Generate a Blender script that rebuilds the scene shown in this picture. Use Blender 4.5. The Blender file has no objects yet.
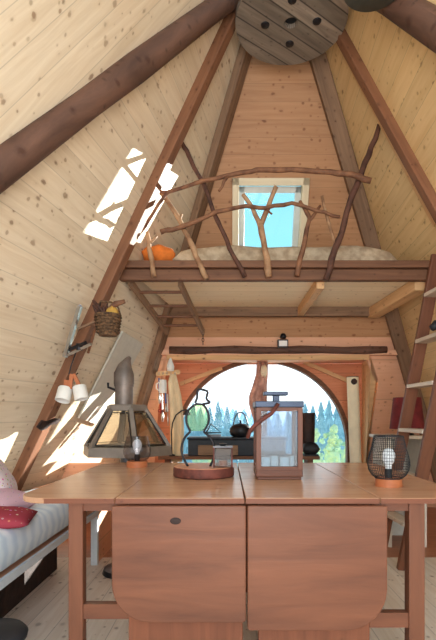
import bpy, bmesh, math, random
from mathutils import Vector, Matrix
random.seed(7)
sc = bpy.context.scene
COL = sc.collection
V = Vector
F, VX, VY = 460.0, 227.0, 416.0          # focal length in px and the vanishing point of the photograph
E = V((0, 0, 1.03))                      # eye

def ray(px, py): return V(((px-VX)/F, 1, (VY-py)/F))
def W(px, py, Y): return E + ray(px, py)*Y
def hit(px, py, pl):
    p0, n = pl; r = ray(px, py)
    return E + r*((p0-E).dot(n)/r.dot(n))
def plane3(a, b, c): return (a, (b-a).cross(c-a).normalized())
def inward(pl, q=V((.3, 2.6, 1.2))):     # normal that points into the room
    p, n = pl
    return n if (q-p).dot(n) > 0 else -n
def onz(a, b, z): return a + (b-a)*((z-a.z)/(b.z-a.z))

# ------------------------------------------------------------------ materials
def lin(c):
    f = lambda v: (v/12.92 if v <= .04045 else ((v+.055)/1.055)**2.4)
    return tuple(f(x/255) for x in c) + (1,)
class NT:
    def __init__(s, name):
        s.m = bpy.data.materials.new(name); s.m.use_nodes = True
        s.t = s.m.node_tree; s.t.nodes.clear()
        s.out = s.n('ShaderNodeOutputMaterial')
    def n(s, typ, **kw):
        x = s.t.nodes.new(typ)
        for k, v in kw.items(): setattr(x, k, v)
        return x
    def l(s, a, b): s.t.links.new(a, b)
    def put(s, sock, v):
        if hasattr(v, 'is_output'): s.l(v, sock)
        else: sock.default_value = v
    def math(s, op, a, b=0.0):
        x = s.n('ShaderNodeMath', operation=op); s.put(x.inputs[0], a); s.put(x.inputs[1], b); return x.outputs[0]
    def mix(s, f, a, b):
        x = s.n('ShaderNodeMix', data_type='RGBA'); s.put(x.inputs[0], f); s.put(x.inputs[6], a); s.put(x.inputs[7], b); return x.outputs[2]
    def xyz(s, a, b, c=0.0):
        x = s.n('ShaderNodeCombineXYZ')
        for i, v in enumerate((a, b, c)): s.put(x.inputs[i], v)
        return x.outputs[0]
    def noise(s, vec, scale, detail=3, rough=.55, dist=0.):
        x = s.n('ShaderNodeTexNoise'); s.l(vec, x.inputs['Vector'])
        x.inputs['Scale'].default_value = scale; x.inputs['Detail'].default_value = detail
        x.inputs['Roughness'].default_value = rough; x.inputs['Distortion'].default_value = dist
        return x.outputs[0]
    def ramp(s, f, stops):
        x = s.n('ShaderNodeValToRGB'); s.l(f, x.inputs[0]); e = x.color_ramp.elements
        while len(e) < len(stops): e.new(.5)
        for el, (p, c) in zip(e, stops): el.position = p; el.color = c
        return x.outputs[0]
    def step(s, f, a, b):
        x = s.n('ShaderNodeMapRange'); s.put(x.inputs[0], f)
        x.inputs[1].default_value = a; x.inputs[2].default_value = b; return x.outputs[0]
    def bsdf(s, col, rough=.6, metal=0., bump=None, bstr=.2, spec=.4, em=None, est=0.):
        b = s.n('ShaderNodeBsdfPrincipled'); s.put(b.inputs['Base Color'], col); s.put(b.inputs['Roughness'], rough)
        b.inputs['Metallic'].default_value = metal; b.inputs['Specular IOR Level'].default_value = spec
        if em is not None: s.put(b.inputs['Emission Color'], em); b.inputs['Emission Strength'].default_value = est
        if bump is not None:
            u = s.n('ShaderNodeBump'); u.inputs['Strength'].default_value = bstr; u.inputs['Distance'].default_value = .01
            s.l(bump, u.inputs['Height']); s.l(u.outputs[0], b.inputs['Normal'])
        s.l(b.outputs[0], s.out.inputs[0]); return b

def wood(name, c1, c2, bw=0., knots=1., rough=.6, seam=.5, kd=(70, 40, 25), var=.25, ks=1.0, grain=30., bstr=.12, sw=.022):
    t = NT(name); uv = t.n('ShaderNodeUVMap'); sp = t.n('ShaderNodeSeparateXYZ'); t.l(uv.outputs[0], sp.inputs[0])
    u, v = sp.outputs[0], sp.outputs[1]
    rnd = None
    if bw:
        q = t.math('DIVIDE', v, bw); idn = t.math('FLOOR', q); fr = t.math('FRACT', q)
        wn = t.n('ShaderNodeTexWhiteNoise', noise_dimensions='1D'); t.l(idn, wn.inputs['W']); rnd = wn.outputs[0]
        u = t.math('ADD', u, t.math('MULTIPLY', rnd, 7.3))
    wob = t.noise(t.xyz(t.math('MULTIPLY', u, 1.6), t.math('MULTIPLY', v, 5.)), 1.0, 2)
    v2 = t.math('ADD', v, t.math('MULTIPLY', wob, .06))
    g = t.noise(t.xyz(t.math('MULTIPLY', u, 1.8), t.math('MULTIPLY', v2, grain)), 1.0, 5, .6, .6)
    big = t.noise(t.xyz(t.math('MULTIPLY', u, .8), t.math('MULTIPLY', v, 3.)), 1.0, 2)
    f = t.math('ADD', t.math('MULTIPLY', g, .75), t.math('MULTIPLY', big, .25))
    col = t.ramp(f, [(.25, lin(c2)), (.68, lin(c1))])
    if rnd is not None:
        k = t.math('MULTIPLY', t.math('SUBTRACT', rnd, .5), var)
        hsv = t.n('ShaderNodeHueSaturation'); t.l(col, hsv.inputs['Color']); t.l(t.math('ADD', k, 1.), hsv.inputs['Value']); col = hsv.outputs[0]
    if knots:
        jit = t.math('MULTIPLY', t.math('SUBTRACT', t.noise(t.xyz(t.math('MULTIPLY', u, 38.), t.math('MULTIPLY', v2, 55.)), 1.0, 2), .5), .16)
        for kx, ky, cut, rk, st in ((6.2, 9.5, .45, .17, .8), (14., 17., .62, .30, .6)):
            vo = t.n('ShaderNodeTexVoronoi', voronoi_dimensions='2D'); vo.inputs['Scale'].default_value = 1.
            t.l(t.xyz(t.math('MULTIPLY', u, kx*ks), t.math('MULTIPLY', v2, ky*ks)), vo.inputs['Vector'])
            cs = t.n('ShaderNodeSeparateColor'); t.l(vo.outputs['Color'], cs.inputs[0])
            rad = t.math('MULTIPLY', t.math('SUBTRACT', cs.outputs[0], cut), rk*knots)
            kn = t.math('SUBTRACT', t.math('ADD', vo.outputs['Distance'], jit), rad)
            on = t.step(rad, 0., .02)
            halo = t.step(kn, .14, 0.); core = t.step(kn, .035, -.03)
            tone = t.math('ADD', .35, t.math('MULTIPLY', cs.outputs[1], .6))
            col = t.mix(t.math('MULTIPLY', t.math('MULTIPLY', halo, on), .4), col, lin(c2))
            col = t.mix(t.math('MULTIPLY', t.math('MULTIPLY', core, on), t.math('MULTIPLY', tone, st)), col, lin(kd))
    if bw:
        e = t.math('MINIMUM', fr, t.math('SUBTRACT', 1., fr))
        col = t.mix(t.math('MULTIPLY', t.step(e, sw, .0), seam), col, lin(tuple(int(x*.45) for x in c2)))
    t.bsdf(col, rough, bump=g, bstr=bstr, spec=.3)
    return t.m
def plain(name, c, rough=.6, metal=0., var=.12, scale=20., bump=0., spec=.4, c2=None):
    t = NT(name); tc = t.n('ShaderNodeTexCoord'); g = t.noise(tc.outputs['Object'], scale, 3)
    a = lin(c); b = lin(c2) if c2 else tuple(x*(1-2*var) for x in a[:3])+(1,)
    col = t.ramp(g, [(.35, b), (.65, a)])
    t.bsdf(col, rough, metal, g if bump else None, bump, spec)
    return t.m
def glass(name, tint=(255, 255, 255), gl=.08, rough=.02, fk=.2):
    t = NT(name); a = t.n('ShaderNodeBsdfTransparent'); a.inputs[0].default_value = lin(tint)
    b = t.n('ShaderNodeBsdfGlossy'); b.inputs['Roughness'].default_value = rough
    fr = t.n('ShaderNodeLayerWeight'); fr.inputs[0].default_value = .25
    mx = t.n('ShaderNodeMixShader'); t.l(t.math('ADD', t.math('MULTIPLY', fr.outputs['Fresnel'], fk), gl), mx.inputs[0])
    t.l(a.outputs[0], mx.inputs[1]); t.l(b.outputs[0], mx.inputs[2]); t.l(mx.outputs[0], t.out.inputs[0]); return t.m
def hazy(name, c1, c2, est, scale=3.):  # surface emits its own colour, standing in for haze or translucency
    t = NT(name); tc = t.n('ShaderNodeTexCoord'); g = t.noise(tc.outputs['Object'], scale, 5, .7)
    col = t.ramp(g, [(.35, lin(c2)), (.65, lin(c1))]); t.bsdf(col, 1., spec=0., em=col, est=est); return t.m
def stripes(name, c1, c2, n):
    t = NT(name); tc = t.n('ShaderNodeTexCoord'); sp = t.n('ShaderNodeSeparateXYZ'); t.l(tc.outputs['Object'], sp.inputs[0])
    w = t.noise(tc.outputs['Object'], 5., 3)
    s = t.math('SINE', t.math('ADD', t.math('MULTIPLY', sp.outputs[1], n), t.math('MULTIPLY', w, 9.)))
    col = t.mix(t.step(s, -.6, .9), lin(c1), lin(c2)); t.bsdf(col, .95, spec=.1, bump=w, bstr=.3); return t.m
def dots(name, c, d, scale, r=.3):
    t = NT(name); tc = t.n('ShaderNodeTexCoord'); vo = t.n('ShaderNodeTexVoronoi'); vo.inputs['Scale'].default_value = scale
    t.l(tc.outputs['Object'], vo.inputs['Vector'])
    dc = t.mix(.6, lin(d), vo.outputs['Color'])
    col = t.mix(t.step(vo.outputs['Distance'], r, r-.08), lin(c), dc); t.bsdf(col, .95, spec=.1); return t.m

M = {}
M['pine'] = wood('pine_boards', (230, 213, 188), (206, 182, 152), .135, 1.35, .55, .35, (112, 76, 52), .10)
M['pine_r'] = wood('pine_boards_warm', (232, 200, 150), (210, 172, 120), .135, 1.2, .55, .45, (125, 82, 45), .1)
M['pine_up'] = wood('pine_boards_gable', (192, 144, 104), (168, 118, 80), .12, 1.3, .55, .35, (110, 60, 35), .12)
M['ply'] = wood('pine_plywood', (236, 182, 148), (220, 160, 126), .42, .9, .55, .3, (110, 55, 35), .08)
M['ply_o'] = wood('pine_plywood_arch', (222, 148, 108), (200, 120, 84), .3, .8, .55, .35, (110, 55, 35), .1)
M['deckwood'] = wood('loft_boards', (252, 234, 202), (242, 218, 176), .14, .8, .55, .4, (130, 85, 50), .08)
M['floor'] = wood('floor_boards', (238, 228, 216), (210, 192, 174), .14, 1.3, .45, .6, (82, 55, 40), .12)
M['floor2'] = wood('floor_boards_red', (190, 130, 98), (165, 102, 76), .1, .5, .4, .6, (90, 50, 35), .12)
M['rafter'] = wood('rafter_red_brown', (146, 100, 72), (100, 64, 46), 0, .9, .6, grain=18)
M['log'] = wood('log_dark', (118, 84, 68), (48, 30, 24), 0, 1.2, .7, grain=9, bstr=.5)
M['weath'] = wood('weathered_beam', (150, 118, 92), (98, 74, 58), 0, .8, .7, bstr=.3)
M['weath2'] = wood('brown_beam', (126, 86, 62), (84, 54, 40), 0, .7, .65)
M['beamlt'] = wood('pale_beam', (226, 184, 136), (190, 142, 98), 0, .9, .6)
M['reel'] = wood('reel_planks', (158, 142, 126), (92, 80, 70), .105, .35, .8, .95, (40, 32, 28), .5, bstr=.4, sw=.07, grain=16)
M['table'] = wood('table_pine', (128, 78, 55), (88, 52, 38), .0, 0, .4, 0, (60, 30, 22), ks=.8, grain=15)  # table fronts and legs darkened in colour to keep them in shade
M['tabletop'] = wood('table_pine_top', (196, 150, 118), (166, 120, 90), .0, .5, .24, 0, (110, 62, 42), ks=.7, grain=18)
M['tabledark'] = wood('table_pine_dark', (130, 76, 52), (100, 56, 38), .0, .5, .45, 0, (60, 30, 22))
M['branch'] = plain('branch_bark', (140, 96, 68), .75, 0, .3, 14, .5, c2=(92, 58, 42))
M['branch_l'] = plain('branch_pale', (176, 138, 104), .75, 0, .3, 14, .4, c2=(128, 90, 64))
M['branch_d'] = plain('branch_dark', (98, 62, 48), .75, 0, .3, 14, .5, c2=(60, 36, 28))
M['ladder'] = wood('ladder_brown', (122, 76, 54), (92, 56, 42), 0, .4, .5)
M['step'] = wood('ladder_tread', (214, 200, 184), (180, 160, 142), 0, .2, .4)
M['grey'] = plain('grey_paint', (118, 110, 108), .6, 0, .05)
M['steel'] = plain('stove_steel', (138, 126, 116), .45, .3, .15, 8, .1)
M['flue'] = plain('flue_pipe', (140, 126, 118), .5, .4, .2, 10, .1)
M['iron'] = plain('black_iron', (46, 44, 48), .45, .5, .2)
M['iron2'] = plain('dark_metal', (92, 92, 96), .4, .8, .2)
M['black'] = plain('matte_black', (32, 32, 36), .6, 0, .2)
M['chest'] = plain('black_chest', (26, 28, 38), .5, 0, .25)
M['lanwood'] = wood('lantern_wood', (116, 70, 52), (86, 52, 40), 0, .3, .45)
M['lantop'] = plain('slate_metal', (48, 58, 76), .35, .5, .1)
M['white'] = plain('white_enamel', (236, 232, 226), .4, 0, .04)
M['heat'] = plain('heat_board', (208, 202, 190), .7, 0, .04)
M['panelw'] = plain('white_board', (222, 214, 202), .7, 0, .05)
M['cream'] = plain('cream_cloth', (242, 226, 194), .9, 0, .06, 8, .2)
M['apron'] = plain('apron_cloth', (226, 200, 162), .9, 0, .1, 8, .2)
M['scarf'] = plain('scarf_cloth', (206, 162, 146), .95, 0, .25, 14, .3, c2=(164, 120, 108))
M['orange'] = plain('orange_cloth', (214, 116, 44), .9, 0, .2, 12, .3)
M['mat'] = plain('mattress_cloth', (192, 172, 146), .95, 0, .2, 18, .3, c2=(156, 134, 110))
M['bed'] = stripes('striped_sheet', (228, 236, 244), (208, 220, 234), 75.)
M['edge'] = plain('white_rail', (214, 218, 222), .5, 0, .04)
M['cush1'] = dots('patterned_cushion', (218, 200, 204), (170, 90, 100), 55, .34)
M['cush2'] = dots('mauve_cushion', (206, 168, 182), (150, 90, 120), 70, .2)
M['cush3'] = dots('red_cushion', (158, 62, 74), (206, 120, 120), 40, .25)
M['maroon'] = plain('maroon_cloth', (122, 40, 44), .8, 0, .2, 10)
M['wframe'] = wood('window_frame', (240, 226, 196), (222, 202, 166), 0, .2, .5)
M['wwhite'] = plain('window_sash', (214, 218, 214), .4, 0, .04)
M['glass'] = glass('window_glass', (250, 253, 255), .008, .0, .0)
M['glassc'] = glass('roof_window_glass', (246, 253, 255), .008, .0, .0)
M['glassj'] = glass('jar_glass', (222, 232, 232), .04, .02, .1)
M['glassd'] = glass('dim_glass', (196, 190, 186), .015, .02, .05)
M['glassl'] = glass('lantern_glass', (226, 234, 242), .02, .02, .05)
M['glasss'] = glass('smoked_glass', (216, 211, 213), .05)
M['glassst'] = glass('stove_glass', (246, 243, 236), .14, .05)
M['glassg'] = glass('green_glass', (224, 240, 206), .01, .02, .03)
M['bulb'] = hazy('bulb_glass_glow', (222, 224, 226), (170, 174, 180), .22, 60.)  # slight emission stands in for bright translucent glass
M['wax'] = hazy('glowing_wax', (236, 238, 240), (226, 228, 232), .35)  # faint emission imitates light passing through the wax
M['bark'] = plain('slab_bark', (116, 58, 46), .7, 0, .3, 20, .5)
M['slab'] = wood('slab_face', (198, 138, 104), (166, 104, 76), 0, .2, .4)
M['lamwood'] = wood('lamp_base_wood', (196, 120, 78), (160, 88, 54), 0, 0, .45)
M['basket'] = plain('wicker', (120, 88, 60), .85, 0, .3, 60, .8, c2=(62, 44, 30))
M['leather'] = plain('dark_leather', (52, 30, 24), .7, 0, .3, 20, .4)
M['red'] = plain('red_plastic', (170, 40, 40), .5)
M['blue'] = plain('blue_plastic', (60, 100, 160), .5)
M['silver'] = plain('silver_steel', (190, 188, 186), .3, .9, .1)
M['yellow'] = plain('yellow_cloth', (196, 150, 70), .9)
M['tree'] = hazy('conifer_haze', (148, 180, 190), (102, 140, 156), .36, 2.)  # aerial haze put into the tree and bush colours as a bluish glow
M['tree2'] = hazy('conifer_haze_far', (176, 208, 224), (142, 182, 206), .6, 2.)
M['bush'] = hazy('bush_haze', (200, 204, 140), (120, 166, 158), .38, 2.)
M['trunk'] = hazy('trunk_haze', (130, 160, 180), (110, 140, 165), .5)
M['grass'] = hazy('meadow_haze', (220, 226, 214), (196, 210, 204), .45, .4)  # meadow gets the same painted haze glow

# ------------------------------------------------------------------ mesh builder
class MB:
    def __init__(s):
        s.bm = bmesh.new(); s.uv = s.bm.loops.layers.uv.new('UVMap')
    def face(s, pts, ud=None, vs=None, uvs=None):
        vs = vs or [s.bm.verts.new(p) for p in pts]
        try: f = s.bm.faces.new(vs)
        except ValueError: return None
        if uvs:
            for l, q in zip(f.loops, uvs): l[s.uv].uv = q
        elif ud is not None:
            f.normal_update(); vd = f.normal.cross(ud)
            for l in f.loops: l[s.uv].uv = (l.vert.co.dot(ud), l.vert.co.dot(vd))
        return f
    def slab(s, pts, n, t, ud):                      # planar polygon thickened along n
        a = [V(p) for p in pts]; b = [p + n*t for p in a]
        va = [s.bm.verts.new(p) for p in a]; vb = [s.bm.verts.new(p) for p in b]
        for q in (va, vb[::-1]): s.face(None, ud, q)
        k = len(a)
        for i in range(k):
            j = (i+1) % k; d = (a[j]-a[i])
            s.face(None, d.normalized() if d.length > .08 else ud, [va[j], va[i], vb[i], vb[j]])
        return s
    def box(s, c, size, R=None, ud=None):
        R = R or Matrix.Identity(3); c = V(c); h = [x/2 for x in size]
        ax = max(range(3), key=lambda i: size[i]) if ud is None else ud
        vs = [s.bm.verts.new(c + R @ V((x*h[0], y*h[1], z*h[2]))) for x in (-1, 1) for y in (-1, 1) for z in (-1, 1)]
        off = random.uniform(0, 20)
        for idx, nax in (((0, 1, 3, 2), 0), ((4, 6, 7, 5), 0), ((0, 4, 5, 1), 1), ((2, 3, 7, 6), 1), ((0, 2, 6, 4), 2), ((1, 5, 7, 3), 2)):
            f = s.face(None, None, [vs[i] for i in idx])
            ua = ax if nax != ax else (ax+1) % 3
            va = [i for i in range(3) if i not in (nax, ua)][0]
            for l in f.loops:
                q = R.transposed() @ (l.vert.co - c); l[s.uv].uv = (q[ua]+off, q[va]+off*.37+nax)
        return s
    def beam(s, a, b, w, t, up=V((0, 0, 1))):        # w across, t along up
        a, b = V(a), V(b); d = (b-a); L = d.length; d.normalize()
        x = d.cross(up).normalized(); z = x.cross(d).normalized()
        R = Matrix((d, x, z)).transposed()
        return s.box((a+b)/2, (L, w, t), R, 0)
    def tube(s, pts, rad, seg=8, cap=True):
        pts = [V(p) for p in pts]; n = len(pts)
        rad = rad if isinstance(rad, (list, tuple)) else [rad]*n
        rings = []; nx = None; L = 0
        for i, p in enumerate(pts):
            d = (pts[min(i+1, n-1)] - pts[max(i-1, 0)]).normalized()
            if nx is None: nx = d.cross(V((.3, .2, 1)) if abs(d.z) < .9 else V((1, 0, 0))).normalized()
            nx = (nx - d*nx.dot(d)).normalized(); ny = d.cross(nx)
            rings.append([s.bm.verts.new(p + (nx*math.cos(2*math.pi*k/seg) + ny*math.sin(2*math.pi*k/seg))*rad[i]) for k in range(seg)])
        for i in range(n-1):
            l0 = L; L += (pts[i+1]-pts[i]).length
            for k in range(seg):
                j = (k+1) % seg; c = .02
                s.face(None, None, [rings[i][k], rings[i][j], rings[i+1][j], rings[i+1][k]], [(l0, k*c), (l0, (k+1)*c), (L, (k+1)*c), (L, k*c)])
        if cap:
            s.face(None, V((1, 0, 0)), rings[0][::-1]); s.face(None, V((1, 0, 0)), rings[-1])
        return s
    def lathe(s, prof, c=(0, 0, 0), seg=28, R=None, close=False, ph=0.):
        c = V(c); R = R or Matrix.Identity(3); rings = []
        for r, z in prof:
            if r < 1e-5: rings.append([s.bm.verts.new(c + R @ V((0, 0, z)))])
            else: rings.append([s.bm.verts.new(c + R @ V((r*math.cos(ph+2*math.pi*k/seg), r*math.sin(ph+2*math.pi*k/seg), z))) for k in range(seg)])
        for i in range(len(rings)-1):
            a, b = rings[i], rings[i+1]
            for k in range(seg):
                j = (k+1) % seg
                u0, u1, w0, w1 = k/seg, (k+1)/seg, prof[i][1], prof[i+1][1]
                if len(a) == 1 and len(b) == 1: continue
                if len(a) == 1: s.face(None, V((1, 0, 0)), [a[0], b[j], b[k]][::1])
                elif len(b) == 1: s.face(None, V((1, 0, 0)), [a[k], a[j], b[0]])
                else: s.face(None, None, [a[k], a[j], b[j], b[k]], [(u0, w0), (u1, w0), (u1, w1), (u0, w1)])
        return s
    def pillow(s, c, size, R=None, n=14, p=2.6, wr=.0):
        c = V(c); R = R or Matrix.Identity(3)
        for sg in (1, -1):
            g = {}
            for i in range(n+1):
                for j in range(n+1):
                    x, y = -1+2*i/n, -1+2*j/n
                    e = (max(0, 1-abs(x)**p)*max(0, 1-abs(y)**p))**.5
                    pin = 1 - .07*(1-abs(x))*0 - .06*(abs(y)**2)*(1-x*x) - .06*(1-y*y)*abs(x)**2*0
                    z = sg*e*(1 + wr*math.sin(7*x+3*y)*math.cos(5*y))
                    g[i, j] = s.bm.verts.new(c + R @ V((x*size[0]/2*pin, y*size[1]/2*(1-.06*x*x*(1-y*y)), z*size[2]/2)))
            for i in range(n):
                for j in range(n):
                    q = [g[i, j], g[i+1, j], g[i+1, j+1], g[i, j+1]]
                    s.face(None, V((1, 0, 0)), q if sg > 0 else q[::-1])
        bmesh.ops.remove_doubles(s.bm, verts=s.bm.verts, dist=1e-4)
        return s
    def cloth(s, rows, Y, amp=.02, folds=4, n=24, th=.006):  # rows: (py, px_left, px_right) hung at depth Y
        for side in (0, 1):
            g = []
            for r, (py, xl, xr) in enumerate(rows):
                line = []
                for i in range(n+1):
                    a = i/n; p = W(xl+(xr-xl)*a, py, Y)
                    p.y += amp*math.sin(a*folds*2*math.pi+r*.25)*(.4+.6*r/max(1, len(rows)-1)) + side*th
                    line.append(s.bm.verts.new(p))
                g.append(line)
            for r in range(len(g)-1):
                for i in range(n):
                    q = [g[r][i], g[r+1][i], g[r+1][i+1], g[r][i+1]]
                    s.face(None, V((1, 0, 0)), q if not side else q[::-1])
        return s
    def build(s, name, mat, parent=None, smooth=False, bevel=0., origin=None):
        bmesh.ops.recalc_face_normals(s.bm, faces=s.bm.faces)
        off = V((0, 0, 0))
        if parent is not None: off = ROOT[parent.name]
        elif origin is not None: off = V(origin)
        else:
            vs = [v.co for v in s.bm.verts]
            off = V((sum(v.x for v in vs)/len(vs), sum(v.y for v in vs)/len(vs), min(v.z for v in vs)))
        bmesh.ops.translate(s.bm, verts=s.bm.verts, vec=-off)
        me = bpy.data.meshes.new(name); s.bm.to_mesh(me); s.bm.free()
        o = bpy.data.objects.new(name, me); COL.objects.link(o); me.materials.append(mat)
        if parent is None: o.location = off
        else: o.parent = parent
        ROOT[o.name] = off
        if smooth:
            for p in me.polygons: p.use_smooth = True
        if smooth == 'auto':
            me.set_sharp_from_angle(angle=math.radians(40))
        if bevel:
            b = o.modifiers.new('bevel', 'BEVEL'); b.width = bevel; b.segments = 2; b.limit_method = 'ANGLE'
        return o
ROOT = {}
def tag(o, label, cat, group=None):
    o['label'] = label; o['category'] = cat
    if group: o['group'] = group
    return o
def struct(o): o['kind'] = 'structure'; return o
def thing(name, label, cat, loc, group=None):
    o = bpy.data.objects.new(name, None); COL.objects.link(o); o.location = loc; o.empty_display_size = .05
    ROOT[o.name] = V(loc); return tag(o, label, cat, group)
def rotz(a): return Matrix.Rotation(a, 3, 'Z')
def wiggle(pts, k=3, amp=.006):
    out = []
    for i in range(len(pts)-1):
        for j in range(k):
            t = j/k; p = V(pts[i]).lerp(V(pts[i+1]), t)
            if j: p += V((random.uniform(-amp, amp), random.uniform(-amp, amp), random.uniform(-amp, amp)))
            out.append(p)
    return out + [V(pts[-1])]
def taper(n, a, b): return [(a+(b-a)*i/(n-1))*random.uniform(.9, 1.12) for i in range(n)]

# ------------------------------------------------------------------ planes of the pyramid
BACK = (V((0, 3.17, 4.43)), V((0, 1, .456)).normalized())
At, Ab = hit(244, 60, BACK), hit(190, 243, BACK)
Bt, Bb = hit(325, 60, BACK), hit(377, 243, BACK)
APEX = hit(285, -80, BACK)
LEFT = plane3(At, Ab, W(20, 470, 3.1)); RIGHT = plane3(Bt, Bb, W(436, 210, 2.95))
Afl, Bfl = onz(At, Ab, -.15), onz(Bt, Bb, -.15)
C0, C1 = hit(205, 10, LEFT), hit(0, 160, LEFT)
D0, D1 = hit(395, -4, RIGHT), hit(440, 20, RIGHT)
D1 = D0 + V((.56, -.84, -1.29))*1.2; D1 = D1 - inward(RIGHT)*((D1-RIGHT[0]).dot(inward(RIGHT)))
def horiz(pl): return pl[1].cross(V((0, 0, 1))).normalized()
hL, hR = horiz(LEFT), horiz(RIGHT)
TH = .05
def wall(name, polys, pl, mat, ud):
    m = MB(); n = -inward(pl)
    for p in polys: m.slab(p, n, TH, ud)
    return struct(m.build(name, mat, origin=polys[0][0]))
Ctop, Cfl = onz(C0, C1, C0.z+.75), onz(C0, C1, -.15)
Dtop, Dfl = onz(D0, D1, D0.z+.6), onz(D0, D1, -.15)
wall('wall_left', [[APEX, Afl, Cfl, Ctop]], LEFT, M['pine'], hL)
wall('wall_right', [[APEX, Bfl, Dfl, Dtop]], RIGHT, M['pine_r'], hR)
# back gable with the window opening
def bp(x, z):                                        # point of the back plane at world x, z
    return V((x, 3.17 + .456*(4.43-z), z))
def xa(z): return onz(At, Ab, z).x
def xb(z): return onz(Bt, Bb, z).x
wx0, wx1, wz0, wz1 = .055, .672, 2.30, 3.0
zl = 1.78                                            # where the gable meets the lower wall
X1 = V((1, 0, 0))
def bquad(z0, z1, l0, r0, l1, r1): return [bp(l0, z0), bp(r0, z0), bp(r1, z1), bp(l1, z1)]
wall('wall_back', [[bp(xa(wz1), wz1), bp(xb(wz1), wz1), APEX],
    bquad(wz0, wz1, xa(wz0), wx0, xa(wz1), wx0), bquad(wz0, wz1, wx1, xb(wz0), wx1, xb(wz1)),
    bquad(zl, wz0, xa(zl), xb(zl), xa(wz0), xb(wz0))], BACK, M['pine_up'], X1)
zt = 1.03 + .60                                      # top of the bay opening
ol = [hit(168, 358, BACK), hit(164, 385, BACK), hit(150, 440, BACK)]
orr = [hit(367, 358, BACK), hit(368, 362, BACK), hit(374, 380, BACK), hit(378, 382, BACK), hit(364, 470, BACK)]
zt = ol[0].z
olf = onz(ol[1], ol[2], 0); orf = onz(orr[3], orr[4], 0)
wall('wall_back_lower', [bquad(zt, zl, xa(zt), xb(zt), xa(zl), xb(zl)),
    [bp(xa(zt), zt), ol[0], ol[1], olf, bp(xa(0), 0)],
    [orr[0], bp(xb(zt), zt), bp(xb(0), 0), orf, orr[3], orr[2], orr[1]]], BACK, M['ply'], X1)
# roof slopes of the entry, nearer than the thick hip logs
dl = V((-.2, -2, .2)); dr = V((.25, -2, .2))
FL = plane3(C0, C1, C0+dl); FR = plane3(D0, D1, D0+dr)
ul = (hit(75, 80, FL) - hit(155, 0, FL)).normalized()
wall('ceiling_left', [[Ctop, onz(C0, C1, 1.25), onz(C0, C1, 1.25)+dl, Ctop+dl]], FL, M['pine'], ul)
wall('ceiling_right', [[Dtop, onz(D0, D1, 1.7), onz(D0, D1, 1.7)+dr, Dtop+dr]], FR, M['pine_r'], V((.4, -.5, -.77)).normalized())
# floors
struct(MB().slab([(-3.2, -2.4, 0), (3.2, -2.4, 0), (3.2, 3.35, 0), (-3.2, 3.35, 0)], V((0, 0, -1)), .06, V((0, 1, 0))).build('floor', M['floor'], origin=(0, 0, 0)))
struct(MB().slab([(-3.2, 3.352, .0), (3.2, 3.352, .0), (3.2, 5.4, .0), (-3.2, 5.4, .0)], V((0, 0, -1)), .06, X1).build('floor_back', M['floor2'], origin=(0, 4, 0)))

# ------------------------------------------------------------------ rafters and hips
def rafter(k, pa, pb, w, t, pl, mat, shift=0.):
    n = inward(pl); sh = n*(t/2-.004) + V((shift, 0, 0))
    return struct(MB().beam(pa+sh, pb+sh, w, t, n).build('trim_%d' % k, M[mat], bevel=.006))
nL, nR, nB = inward(LEFT), inward(RIGHT), inward(BACK)
up_ = .12
rafter(1, hit(234, 4, LEFT), hit(2, 503, LEFT), .085, .07, LEFT, 'rafter')
rafter(2, hit(331, 10, RIGHT), hit(446, 218, RIGHT)+ (hit(446, 218, RIGHT)-hit(331, 10, RIGHT))*.9, .075, .06, RIGHT, 'rafter')
rafter(3, hit(341, 45, RIGHT)-nR*.005, hit(436, 225, RIGHT)-nR*.005, .05, .02, RIGHT, 'beamlt')
def logrun(k, pa, pb, r, n):
    pts = [V(pa).lerp(V(pb), i/9) + n*r*.6 for i in range(10)]
    return struct(MB().tube(pts, [r*(1+.06*math.sin(i*2.1)) for i in range(10)], 14).build('trim_%d' % k, M['log'], smooth=True))
logrun(4, onz(C0, C1, C0.z+.6), onz(C0, C1, 1.3), .066, (nL+inward(FL)).normalized())
logrun(5, onz(D0, D1, D0.z+.5), onz(D0, D1, 1.5), .07, (nR+inward(FR)).normalized())
# back corners: a weathered pair on each side, above and below the loft
n1 = (nL+nB).normalized(); n2 = (nR+nB).normalized()
atop = onz(At, Ab, 4.1); abot = onz(At, Ab, 0)
btop = onz(Bt, Bb, 4.1); bbot = onz(Bt, Bb, 0)
def post(k, p, q, n, off, w, t, lift, mat):
    d = (q-p).normalized(); tg = d.cross(n).normalized()
    if n is nB:
        if tg.x*off[0] < 0: tg = -tg
    elif tg.y > 0: tg = -tg
    o = tg*abs(off[0]) + n*lift
    return struct(MB().beam(p+o, q+o, w, t, n).build('trim_%d' % k, M[mat], bevel=.008))
post(6, atop, abot, nB, (.015, 0), .05, .07, .035, 'weath')
post(7, atop, abot, nL, (-.085, 0), .15, .06, .03, 'weath')
post(8, btop, bbot, nB, (-.055, 0), .12, .07, .035, 'weath')
post(9, btop, bbot, nR, (.03, 0), .055, .05, .025, 'rafter')

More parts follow.
